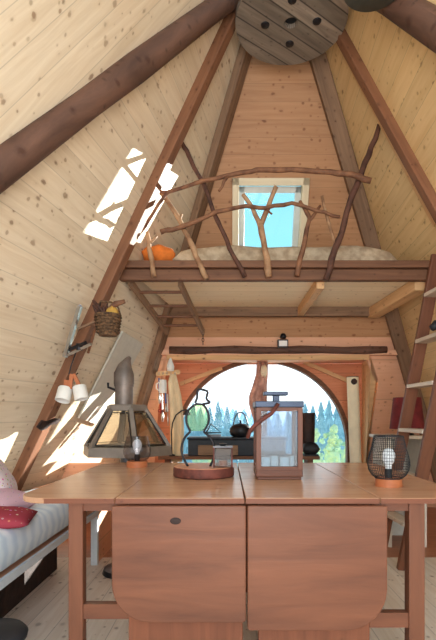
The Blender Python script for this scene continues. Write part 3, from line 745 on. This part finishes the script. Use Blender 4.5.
# ------------------------------------------------------------------ things hanging on the left slope
yb_ = 2.95
bk = thing('wall_bracket', 'grey wooden swing bracket on the left rafter', 'bracket', hit(72, 332, LEFT)+nL*.08)
hp = lambda x, y, o: hit(x, y, (LEFT[0]+nL*o, LEFT[1]))
MB().beam(hp(80, 306, .09), hp(65, 357, .09), .026, .022, nL).build('upright', M['silver'], bk)
a_ = hp(78, 329, .09); b_ = W(97, 321, a_.y-.05)
MB().beam(a_, b_, .03, .012, nL).build('arm', M['weath'], bk)
a2 = hp(66, 356, .09); b2 = W(91, 344, a2.y-.08)
MB().beam(a2, b2, .022, .014, nL).build('arm', M['silver'], bk)
m = MB(); m.beam(a2.lerp(b2, .15)+V((0, 0, .03)), a2.lerp(b2, .8)+V((0, -.01, .02)), .03, .02, nL); m.lathe([(0, -.02), (.02, -.02), (.022, .02), (0, .02)], a2.lerp(b2, .55)+V((0, 0, .015)), 12); m.build('clamp', M['iron'], bk)
MB().tube([hp(95, 330, .1), hp(88, 353, .09)], .009, 8).build('dowel', M['rafter'], bk)
for q_ in ((80, 306, 81, 308), (66, 354, 70, 352)): MB().tube([hp(q_[0], q_[1], .09), hp(q_[2], q_[3], .0)], .009, 8).build('mount', M['iron2'], bk)
# basket
bc = W(108, 336, 2.72); bq = V((bc.x, 2.72, bc.z))
bs = thing('hanging_basket', 'small wicker basket full of odds and ends hanging at the left', 'basket', bq)
MB().lathe([(0, 0), (.052, 0), (.058, .012), (.066, .06), (.074, .115), (.078, .118), (.078, .126), (.07, .126), (.055, .02), (0, .015)], bq, 28).build('basket_body', M['basket'], bs, smooth='auto')
for i in range(6):
    z = .02+i*.018; r = .059+.016*z/.12+.003
    m = MB(); m.tube([bq+V((r*math.cos(t), r*math.sin(t), z)) for t in [2*math.pi*k/28 for k in range(29)]], .0055, 6, False); m.build('wicker_band', M['basket'], bs, smooth=True)
h_ = [bq+V((-.074, 0, .12)), bq+V((-.06, 0, .18)), bq+V((-.045, 0, .205)), bq+V((.02, 0, .2)), bq+V((.06, 0, .17)), bq+V((.074, 0, .12))]
MB().tube(h_, .006, 6).build('handle', M['basket'], bs, smooth=True)
MB().tube([b_, h_[2]], .006, 6).build('hook', M['iron'], bs)
tag(MB().tube([bq+V((-.01, .0, .1)), bq+V((.01, -.01, .16)), bq+V((.05, -.02, .185)), bq+V((.105, -.02, .2))], [.008, .01, .018, .012], 8).build('wooden_spatula', M['branch'], smooth=True), 'brown wooden spatula sticking out of the hanging basket', 'spatula')
tag(MB().pillow(bq+V((.03, -.01, .125)), (.07, .07, .09), wr=.2).build('yellow_cloth', M['yellow'], smooth=True), 'yellow cloth stuffed in the hanging basket', 'cloth')
m = MB()
for i in range(12):
    a = random.uniform(0, 6.3); r = random.uniform(.0, .05); t = bq+V((-.04+r*math.cos(a)*.6, r*math.sin(a)*.6, .10))
    e = t+V((random.uniform(-.07, .03), random.uniform(-.04, .03), random.uniform(.06, .115))); m.tube([t, t.lerp(e, .5)+V((.006, 0, .004)), e], [.005, .011, .004], 6)
tag(m.build('dried_twigs', M['branch_d'], smooth=True), 'dark dried twigs bundled in the hanging basket', 'twigs')

# double spotlight on a wire
w0 = a2.lerp(b2, .35)
hl = thing('hanging_spotlight', 'pair of white lamp cups with wooden arms hanging from the bracket', 'lamp', W(71, 390, 2.75))
yq = w0.y
MB().tube([w0, W(76, 352, yq), W(71, 366, yq), W(69, 374, yq), W(73, 377, yq), W(78, 373, yq)], .004, 6).build('wire', M['iron'], hl, smooth=True)
MB().beam(W(72, 374, yq-.015), W(70, 389, yq-.015), .022, .016, V((0, 1, 0))).build('arm', M['lamwood'], hl)
MB().beam(W(73.5, 374, yq-.01), W(81, 389, yq-.01), .022, .016, V((0, 1, 0))).build('arm', M['lamwood'], hl)
MB().beam(W(67, 380, yq), W(66, 392, yq), .03, .02, V((0, 1, 0))).build('arm', M['lamwood'], hl)
for (x, y, ax, ay, r) in ((65.5, 388, .10, -.5, .043), (79, 386, -.25, -.25, .042)):
    R = RY(ax) @ RX(ay+.12)
    MB().lathe([(0, 0), (r*.9, 0), (r, -.006), (r*1.03, -.085), (r*.95, -.087), (r*.9, -.012), (0, -.01)], W(x, y, yq), 28, R).build('lamp_shade', M['white'], hl, smooth='auto')
pp = [hp(x, y, .085) for x, y in ((36, 427), (41, 420), (47, 421), (54, 418), (60, 419), (56, 423), (50, 424), (45, 428), (40, 430))]
tag(MB().slab(pp, nL, .012, hL).build('leather_scrap', M['leather']), 'dark leather scrap hung over the left rafter', 'leather')

# horseshoe on the left corner post
hp_ = onz(At, Ab, W(150, 350, 4.3).z)+nB*.085
R = Matrix((X1, -nB.cross(X1), nB)).transposed()
hs = [W(149.5+6*math.cos(a), 350-7*math.sin(a), hp_.y-.03) for a in [math.radians(-60+ (300*k/14)) - math.radians(30)+math.radians(0) for k in range(15)]]
tag(MB().tube(hs, .010, 8).build('horseshoe', M['iron2'], smooth=True), 'old iron horseshoe nailed to the left back post', 'horseshoe')

# lintel spotlight
lp = hit(282, 341, BACK)+nB*.06
sl = thing('spotlight', 'small grey spotlight fixed above the arched window lintel', 'lamp', lp)
MB().box(lp+V((0, 0, -.01)), (.1, .06, .075)).build('lamp_body', M['iron2'], sl, bevel=.008)
MB().box(lp+V((.0, -.032, -.012)), (.075, .008, .05)).build('lens', M['white'], sl)
MB().lathe([(0, .0), (.025, .004), (.03, .025), (.02, .048), (0, .055)], lp+V((.005, 0, .035)), 16).build('sensor', M['iron'], sl, smooth=True)
MB().tube([lp+V((0, .0, 0)), lp+V((0, .08, .0))], .014, 8).build('bracket', M['iron'], sl)

# ------------------------------------------------------------------ window bench and what stands on it
YB = 4.30; zp = 1.03-.365
wb = thing('window_bench', 'narrow plank bench in front of the arched window', 'bench', (.1, YB, 0))
x0, x1 = W(158, 455, YB-.14).x, W(320, 455, YB-.14).x
MB().box(((x0+x1)/2, YB, zp-.015), (x1-x0, .28, .03)).build('plank', M['weath2'], wb, bevel=.003)
for x in (x0+.08, x1-.08):
    MB().box((x, YB, (zp-.03)/2), (.05, .2, zp-.03)).build('leg', M['weath2'], wb)
MB().box(((x0+x1)/2, YB+.08, .27), (x1-x0-.02, .02, .54)).build('sun_stop_panel', M['weath2'], wb)  # hidden panel added to stop low sun reaching under the bed
cx0, cx1 = W(188, 445, YB-.12).x, W(286, 445, YB-.12).x
ct = 1.03-.195
c_ = thing('black_chest', 'long black box on the window bench below the kettle', 'box', ((cx0+cx1)/2, YB, zp))
MB().box(((cx0+cx1)/2, YB, (zp+ct-.02)/2), (cx1-cx0, .24, ct-.02-zp)).build('box_body', M['chest'], c_, bevel=.008)
MB().box(((cx0+cx1)/2, YB, ct-.01), (cx1-cx0+.02, .26, .02)).build('lid', M['chest'], c_, bevel=.006)
a_, b_ = W(198, 448, YB-.15), W(238, 448, YB-.15)
tag(MB().box(((a_.x+b_.x)/2, YB-.135, zp+.055), (b_.x-a_.x, .02, .09)).build('grey_plank', M['weath'], bevel=.003), 'short grey plank leaning against the black box', 'plank')
kc = V((W(240.5, 437, YB).x, YB, ct))
K = thing('kettle', 'dark iron kettle with a hoop handle before the arched window', 'kettle', kc)
MB().lathe([(0, 0), (.07, 0), (.095, .02), (.105, .05), (.1, .08), (.08, .105), (.05, .118), (.045, .12), (0, .128)], kc, 32).build('body', M['iron'], K, smooth='auto')
MB().lathe([(0, .125), (.012, .128), (.008, .14), (.014, .15), (0, .158)], kc, 14).build('lid_knob', M['iron'], K, smooth=True)
MB().tube([kc+V((.066*math.cos(t), 0, .095+.135*math.sin(t))) for t in [math.pi*k/14 for k in range(15)]], .006, 8).build('handle', M['iron2'], K, smooth=True)
MB().tube([kc+V((.09, 0, .05)), kc+V((.125, 0, .075)), kc+V((.145, 0, .11))], [.018, .013, .009], 10).build('spout', M['iron'], K, smooth=True)
bkx = W(309, 440, YB-.05).x
bo = thing('boot', 'tall dark brown boot standing on the right end of the bench', 'boot', (bkx, YB-.03, zp))
MB().lathe([(0, .07), (.058, .07), (.062, .2), (.066, .395), (.056, .395), (.05, .1), (0, .1)], (bkx, YB-.0, zp), 20).build('shaft', M['leather'], bo, smooth='auto')
MB().pillow((bkx+.01, YB-.05, zp+.066), (.15, .19, .12)).build('foot', M['black'], bo, smooth=True)
MB().box((bkx+.01, YB-.05, zp+.008), (.13, .17, .016)).build('sole', M['black'], bo, bevel=.004)

# fabric hanging at the middle of the arch with its post
post = struct(MB().box(((W(265, 400, 4.97)).x, 4.985, (bb+zt)/2), (.045, .04, zt-bb)).build('trim_15', M['weath2'], bevel=.004))
tag(MB().cloth([(357, 257.5, 267), (364, 256.5, 268), (374, 256, 268), (386, 252.5, 267), (396, 249, 266), (404, 249, 264), (412, 251, 263), (424, 255, 263), (440, 258, 264)], 4.91, .02, 2.4).build('scarf', M['scarf'], smooth=True), 'brown scarf knotted on the post in the middle of the arch', 'scarf')
kn = MB(); kn.pillow(W(264, 371, 4.86), (.07, .06, .12), wr=.2); tag(kn.build('rope_knot', M['cream'], smooth=True), 'pale rope knot tied at the top of the scarf', 'rope')
# cream roll by the right of the arch
r0_, r1_ = W(352.5, 377, 4.62), W(356, 470, 4.62)
r1_ = r0_ + (r1_-r0_)*((r0_.z-.0)/(r0_.z-r1_.z)); rr = .058
ro = thing('cloth_roll', 'tall cream cloth roll standing at the right of the arched window', 'roll', r1_)
MB().tube([r1_, r0_], rr, 20).build('roll', M['cream'], ro, smooth='auto')
MB().pillow(r0_+V((.0, -rr, -.05)), (.06, .02, .06), RY(math.pi/4)).build('clasp', M['leather'], ro, smooth=True)
MB().tube([r0_+V((0, 0, -.004)), r0_+V((0, 0, .004))], rr+.003, 20).build('end_cap', M['weath'], ro)

# utensils at the left of the bay
YU = 4.26
pb = thing('peg_rail', 'short wooden peg rail with hooks left of the arched window', 'peg rail', W(168, 372, YU))
MB().beam(W(157, 374, YU+.02), W(179, 372, YU+.02), .03, .04).build('rail', M['beamlt'], pb)
MB().beam(W(157.5, 374, YU+.02), W(157.5, 374, YU+.3), .03, .03).build('arm', M['beamlt'], pb)
MB().beam(W(178.5, 372, YU+.02), W(178.5, 372, YU+.2), .03, .03).build('arm', M['beamlt'], pb)
for x in (159, 163, 167, 171, 175): MB().tube([W(x, 373.5, YU), W(x, 374.5, YU-.04), W(x, 372, YU-.05)], .004, 6).build('hook', M['silver'], pb)
tag(MB().cloth([(374, 170, 176), (382, 168, 178), (395, 169, 181), (410, 169.5, 183), (430, 170, 184), (455, 170, 183), (462, 171, 182)], YU-.03, .010, 2).build('apron', M['apron'], smooth=True), 'cream apron hanging left of the arched window', 'apron')
jg = W(163, 393, YU-.07)
J = thing('enamel_jug', 'white enamel jug hanging at the top of the kitchen utensils', 'jug', jg)
MB().lathe([(0, 0), (.035, 0), (.036, .09), (.03, .11), (.034, .12), (.028, .118), (.028, .01), (0, .01)], jg, 20).build('body', M['white'], J, smooth='auto')
MB().tube([jg+V((-.034, 0, .02)), jg+V((-.06, 0, .04)), jg+V((-.06, 0, .08)), jg+V((-.034, 0, .1))], .006, 6).build('handle', M['white'], J, smooth=True)
tag(MB().lathe([(0, 0), (.03, .0), (.035, .04), (.02, .09), (.006, .12), (0, .12)], W(170.5, 371, YU-.05)-V((0, 0, .0)), 16).build('cup', M['white'], smooth=True), 'white cup hung on top of the peg rail', 'cup')
for (x, ya, yb2, mat, col_, lab, nm, r) in ((159, 378, 404, 'silver', 'blue', 'steel ladle with blue grip at the far left of the utensils', 'ladle', .012), (162, 394, 422, 'silver', 'silver', 'long steel whisk hanging under the white jug', 'whisk', .014), (165.5, 393, 412, 'silver', 'blue', 'blue-handled peeler among the hanging utensils', 'peeler', .010), (160.5, 403, 414, 'red', 'red', 'red-handled scissors at the bottom left of the utensils', 'scissors', .008), (167.5, 394, 426, 'silver', 'silver', 'slim steel skewer beside the apron', 'skewer', .006)):
    t = thing(nm, lab, 'utensil', W(x, yb2, YU-.06), 'kitchen utensils on the peg rail')
    a, b = W(x, ya, YU-.06), W(x+.6, yb2, YU-.06); q = a.lerp(b, .55)
    MB().tube([a, q], .007, 8).build('grip', M[col_], t)
    if nm == 'scissors':
        m = MB()
        for s in (-1, 1): m.tube([q+V((s*.012+.012*math.cos(k*math.pi/5), 0, .012*math.sin(k*math.pi/5)-.015)) for k in range(11)], .004, 6)
        m.build('loop', M['red'], t)
    MB().tube([q, q.lerp(b, .6), b], [.004, r, r*.6], 8).build('head', M[mat], t, smooth=True)

# small black gooseneck and dark tins on the bench
gl = W(178, 453, YB-.11)
tn = thing('gooseneck_lamp', 'thin black gooseneck lamp bending towards the snowman', 'lamp', V((gl.x, YB-.11, zp)))
g0 = V((W(172, 430, YB-.11).x, YB-.11, zp))
MB().lathe([(0, 0), (.028, 0), (.028, .012), (.008, .02), (0, .02)], g0, 16).build('base', M['iron'], tn)
MB().tube([g0+V((0, 0, .01)), W(171.5, 432, YB-.11), W(172.5, 423, YB-.11), W(176, 415, YB-.11), W(182, 410.5, YB-.11), W(187, 409.5, YB-.11)], .006, 8).build('neck', M['iron'], tn, smooth=True)
MB().lathe([(.01, 0), (.04, -.05), (.036, -.05), (.006, 0)], W(187, 409.5, YB-.11), 18).build('lamp_shade', M['iron'], tn, smooth=True)
tb = V((W(177, 430, YB).x, YB+.04, zp))
T = thing('metal_tin', 'tall dark tin behind the gooseneck lamp', 'tin', tb)
MB().box(tb+V((0, 0, .115)), (.09, .08, .23)).build('body', M['iron2'], T, bevel=.006); MB().box(tb+V((0, 0, .236)), (.095, .085, .015)).build('lid', M['iron'], T, bevel=.004)
sv = W(214, 431, YB)
tr = thing('tool_stand', 'small black folded stand left of the kettle', 'stand', V((sv.x, YB, ct)))
m = MB(); m.tube([W(206, 433, YB), W(211, 424, YB), W(221, 432.5, YB), W(206, 433, YB)], .008, 8); m.build('frame', M['iron'], tr)
MB().box(V((sv.x, YB, ct+.012)), (.13, .05, .024)).build('foot', M['iron2'], tr)

# ------------------------------------------------------------------ right side: ladder, lamp, cabinet
ld = thing('loft_ladder', 'brown wooden ladder with pale treads standing at the right', 'ladder', (1.17, 3.28, 0))
ld_d = V((.13, -.16, 1))
na = V((1.178, 3.08, 0)); fa = V((1.161, 3.48, 0)); nb, fbb = na+ld_d*2.13, fa+ld_d*2.13
for a, b in ((fa, fbb), (na, nb)): MB().beam(a, b, .035, .082, V((1, 0, 0))).build('rail', M['ladder'], ld, bevel=.004)
for k in range(6):
    z = .31+.31*k
    p = onz(fa, fbb, z); q = onz(na, nb, z); w_ = V((0, .018, 0))
    MB().beam(p-w_, q+w_, .10, .026).build('tread', M['step'], ld, bevel=.003)
sh = thing('side_cabinet', 'pale low cabinet behind the ladder', 'cabinet', (1.55, 3.85, 0))
scx0, scx1 = W(388, 436, 3.6).x, W(428, 436, 3.6).x
zc = 1.03-.155
MB().box(((scx0+scx1)/2, 3.8, zc-.0125), (scx1-scx0+.04, .44, .025)).build('top', M['step'], sh, bevel=.003)
m = MB()
for x in (scx0+.02, scx1-.02): m.box((x, 3.8, (zc-.025)/2), (.03, .38, zc-.025))
m.build('side', M['panelw'], sh)
MB().box(((scx0+scx1)/2, 3.98, (zc-.025)/2), (scx1-scx0-.07, .02, zc-.025)).build('back', M['panelw'], sh)
MB().box(((scx0+scx1)/2, 3.8, .3), (scx1-scx0-.07, .36, .02)).build('shelf', M['panelw'], sh)
lpc = V((W(407, 436, 3.75).x, 3.75, zc))
tl = thing('table_lamp', 'maroon fabric lampshade lamp on the cabinet behind the ladder', 'lamp', lpc)
MB().lathe([(0, 0), (.06, 0), (.05, .015), (.012, .02), (.012, .33), (0, .33)], lpc, 16).build('stand', M['iron2'], tl, smooth='auto')
MB().lathe([(.136, .05), (.108, .305), (.105, .305), (.133, .05)], lpc, 32).build('lamp_shade', M['maroon'], tl, smooth='auto')
m = MB()
for k in range(3): a = k*2.094; m.tube([lpc+V((0, 0, .30)), lpc+V((.107*math.cos(a), .107*math.sin(a), .30))], .003, 6)
m.build('spider', M['iron2'], tl)
cl = W(431, 329, 2.8)
cp = thing('clip_lamp', 'small black clip lamp on the ladder edge at the right', 'lamp', cl)
q = onz(na, nb, cl.z)
MB().lathe([(0, 0), (.02, .005), (.03, .05), (.026, .05), (.016, .01), (0, .008)], cl, 16, RY(.9)).build('lamp_shade', M['black'], cp, smooth=True)
MB().tube([cl, q], .006, 6).build('arm', M['black'], cp)

# ------------------------------------------------------------------ outside
GZ = -2.2
struct(MB().slab([(-120, 5.6, GZ), (120, 5.6, GZ), (120, 200, GZ), (-120, 200, GZ)], V((0, 0, -1)), .1, X1).build('ground', M['grass'], origin=(0, 50, GZ)))
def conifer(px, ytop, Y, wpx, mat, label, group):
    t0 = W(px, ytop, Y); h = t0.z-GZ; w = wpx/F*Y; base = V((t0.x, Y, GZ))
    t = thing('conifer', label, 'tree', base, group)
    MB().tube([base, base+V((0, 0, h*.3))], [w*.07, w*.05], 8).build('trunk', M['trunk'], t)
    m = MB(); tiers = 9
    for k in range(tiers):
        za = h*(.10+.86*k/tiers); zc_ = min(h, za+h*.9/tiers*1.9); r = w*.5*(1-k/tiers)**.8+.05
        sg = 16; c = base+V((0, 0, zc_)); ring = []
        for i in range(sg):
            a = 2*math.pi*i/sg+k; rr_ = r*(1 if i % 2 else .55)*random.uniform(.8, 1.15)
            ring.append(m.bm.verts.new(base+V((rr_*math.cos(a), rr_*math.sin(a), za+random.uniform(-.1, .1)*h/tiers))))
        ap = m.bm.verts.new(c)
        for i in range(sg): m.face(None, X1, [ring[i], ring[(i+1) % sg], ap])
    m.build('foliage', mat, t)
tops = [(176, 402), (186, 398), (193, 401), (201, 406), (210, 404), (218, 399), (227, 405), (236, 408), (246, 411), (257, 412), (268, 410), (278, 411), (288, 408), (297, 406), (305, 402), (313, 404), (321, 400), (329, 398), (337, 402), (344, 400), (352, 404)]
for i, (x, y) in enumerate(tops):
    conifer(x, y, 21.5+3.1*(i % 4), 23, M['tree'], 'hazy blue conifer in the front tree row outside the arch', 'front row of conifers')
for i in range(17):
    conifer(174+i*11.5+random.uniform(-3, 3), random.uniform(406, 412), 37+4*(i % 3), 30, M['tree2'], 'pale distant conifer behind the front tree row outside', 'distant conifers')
for i, (x, y, w) in enumerate(((316, 430, 22), (332, 427, 24), (348, 431, 22), (302, 437, 18), (205, 438, 24), (284, 439, 16))):
    Y = 14.5+1.6*i; c = W(x, y, Y); r = w/F*Y/2; base = V((c.x, Y, GZ))
    m = MB(); h = c.z-GZ
    for k in range(46):
        a = random.uniform(0, 6.28); q = random.uniform(0, r*.85); z = random.uniform(.35, 1.0-.3*(q/r)**2)*h
        s = r*random.uniform(.14, .3)
        cc = base+V((q*math.cos(a), q*math.sin(a), z-0.*s))
        pr = [(0, -s)]+[(s*math.sin(math.pi*j/7)*random.uniform(.85, 1.1), -s*math.cos(math.pi*j/7)) for j in range(1, 7)]+[(0, s)]
        m.lathe(pr, cc, 10)
    for v_ in m.bm.verts: v_.co += V([random.uniform(-.07, .07)*r for _ in range(3)])
    m.lathe([(0, 0), (r*.8, 0), (r*.9, h*.3), (r*.6, h*.7), (0, h*.8)], base, 12)
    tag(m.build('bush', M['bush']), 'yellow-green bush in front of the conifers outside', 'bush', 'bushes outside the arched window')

# ------------------------------------------------------------------ light, sky, camera
sun = bpy.data.lights.new('sun', 'SUN'); sun.energy = 24; sun.angle = .009; sun.color = (1, .93, .82)
so_ = bpy.data.objects.new('sun', sun); COL.objects.link(so_)
sd = hit(131, 199, LEFT) - bp((wx0+wx1)/2, 2.68); so_.rotation_euler = sd.to_track_quat('-Z', 'Y').to_euler(); so_.location = (4, 9, 6)
def area(name, loc, look, size, e, col):
    l = bpy.data.lights.new(name, 'AREA'); l.energy = e; l.size = size; l.color = col
    o = bpy.data.objects.new(name, l); COL.objects.link(o); o.location = loc
    o.rotation_euler = (V(look)-V(loc)).to_track_quat('-Z', 'Y').to_euler(); return o
area('fill_up', (.1, -1.3, 1.0), (.4, 3.0, 2.3), 1.5, 62, (1, .95, .9))  # added fill aimed up at walls and loft, no lamp stands here
area('fill_floor', (0, -1.0, 1.9), (0, 3.0, 0), 1.2, 28, (.95, .97, 1))  # second added fill, lifts the floor around the table
pl2 = bpy.data.lights.new('fill_point', 'POINT'); pl2.energy = 9; pl2.shadow_soft_size = .25; pl2.color = (1, .93, .84)  # unseen point fill added overhead, no fixture hangs here
po = bpy.data.objects.new('fill_point', pl2); COL.objects.link(po); po.location = (.25, .85, 2.0)
wd = bpy.data.worlds.new('sky'); sc.world = wd; wd.use_nodes = True; nt = wd.node_tree; nt.nodes.clear()
o = nt.nodes.new('ShaderNodeOutputWorld'); bg = nt.nodes.new('ShaderNodeBackground'); tc = nt.nodes.new('ShaderNodeTexCoord')
sp = nt.nodes.new('ShaderNodeSeparateXYZ'); rp = nt.nodes.new('ShaderNodeValToRGB')
nt.links.new(tc.outputs['Generated'], sp.inputs[0]); nt.links.new(sp.outputs[2], rp.inputs[0])
el = rp.color_ramp.elements
while len(el) < 4: el.new(.5)
for e_, (p_, c_) in zip(el, ((0., (.85, .93, .97, 1)), (.10, (.95, .98, 1, 1)), (.30, (.25, .56, .62, 1)), (.8, (.16, .34, .5, 1)))): e_.position = p_; e_.color = c_
nt.links.new(rp.outputs[0], bg.inputs[0]); bg.inputs[1].default_value = 1.9; nt.links.new(bg.outputs[0], o.inputs[0])
cam = bpy.data.cameras.new('camera'); co = bpy.data.objects.new('camera', cam); COL.objects.link(co)
co.location = E; co.rotation_euler = (math.pi/2, 0, 0)
cam.sensor_fit = 'AUTO'; cam.sensor_width = 36; cam.lens = 36*F/640
cam.shift_x = -(VX-218)/640; cam.shift_y = (VY-320)/640; cam.clip_start = .02; cam.clip_end = 500
sc.camera = co
sc.view_settings.view_transform = 'Standard'; sc.view_settings.look = 'None'; sc.view_settings.exposure = 0
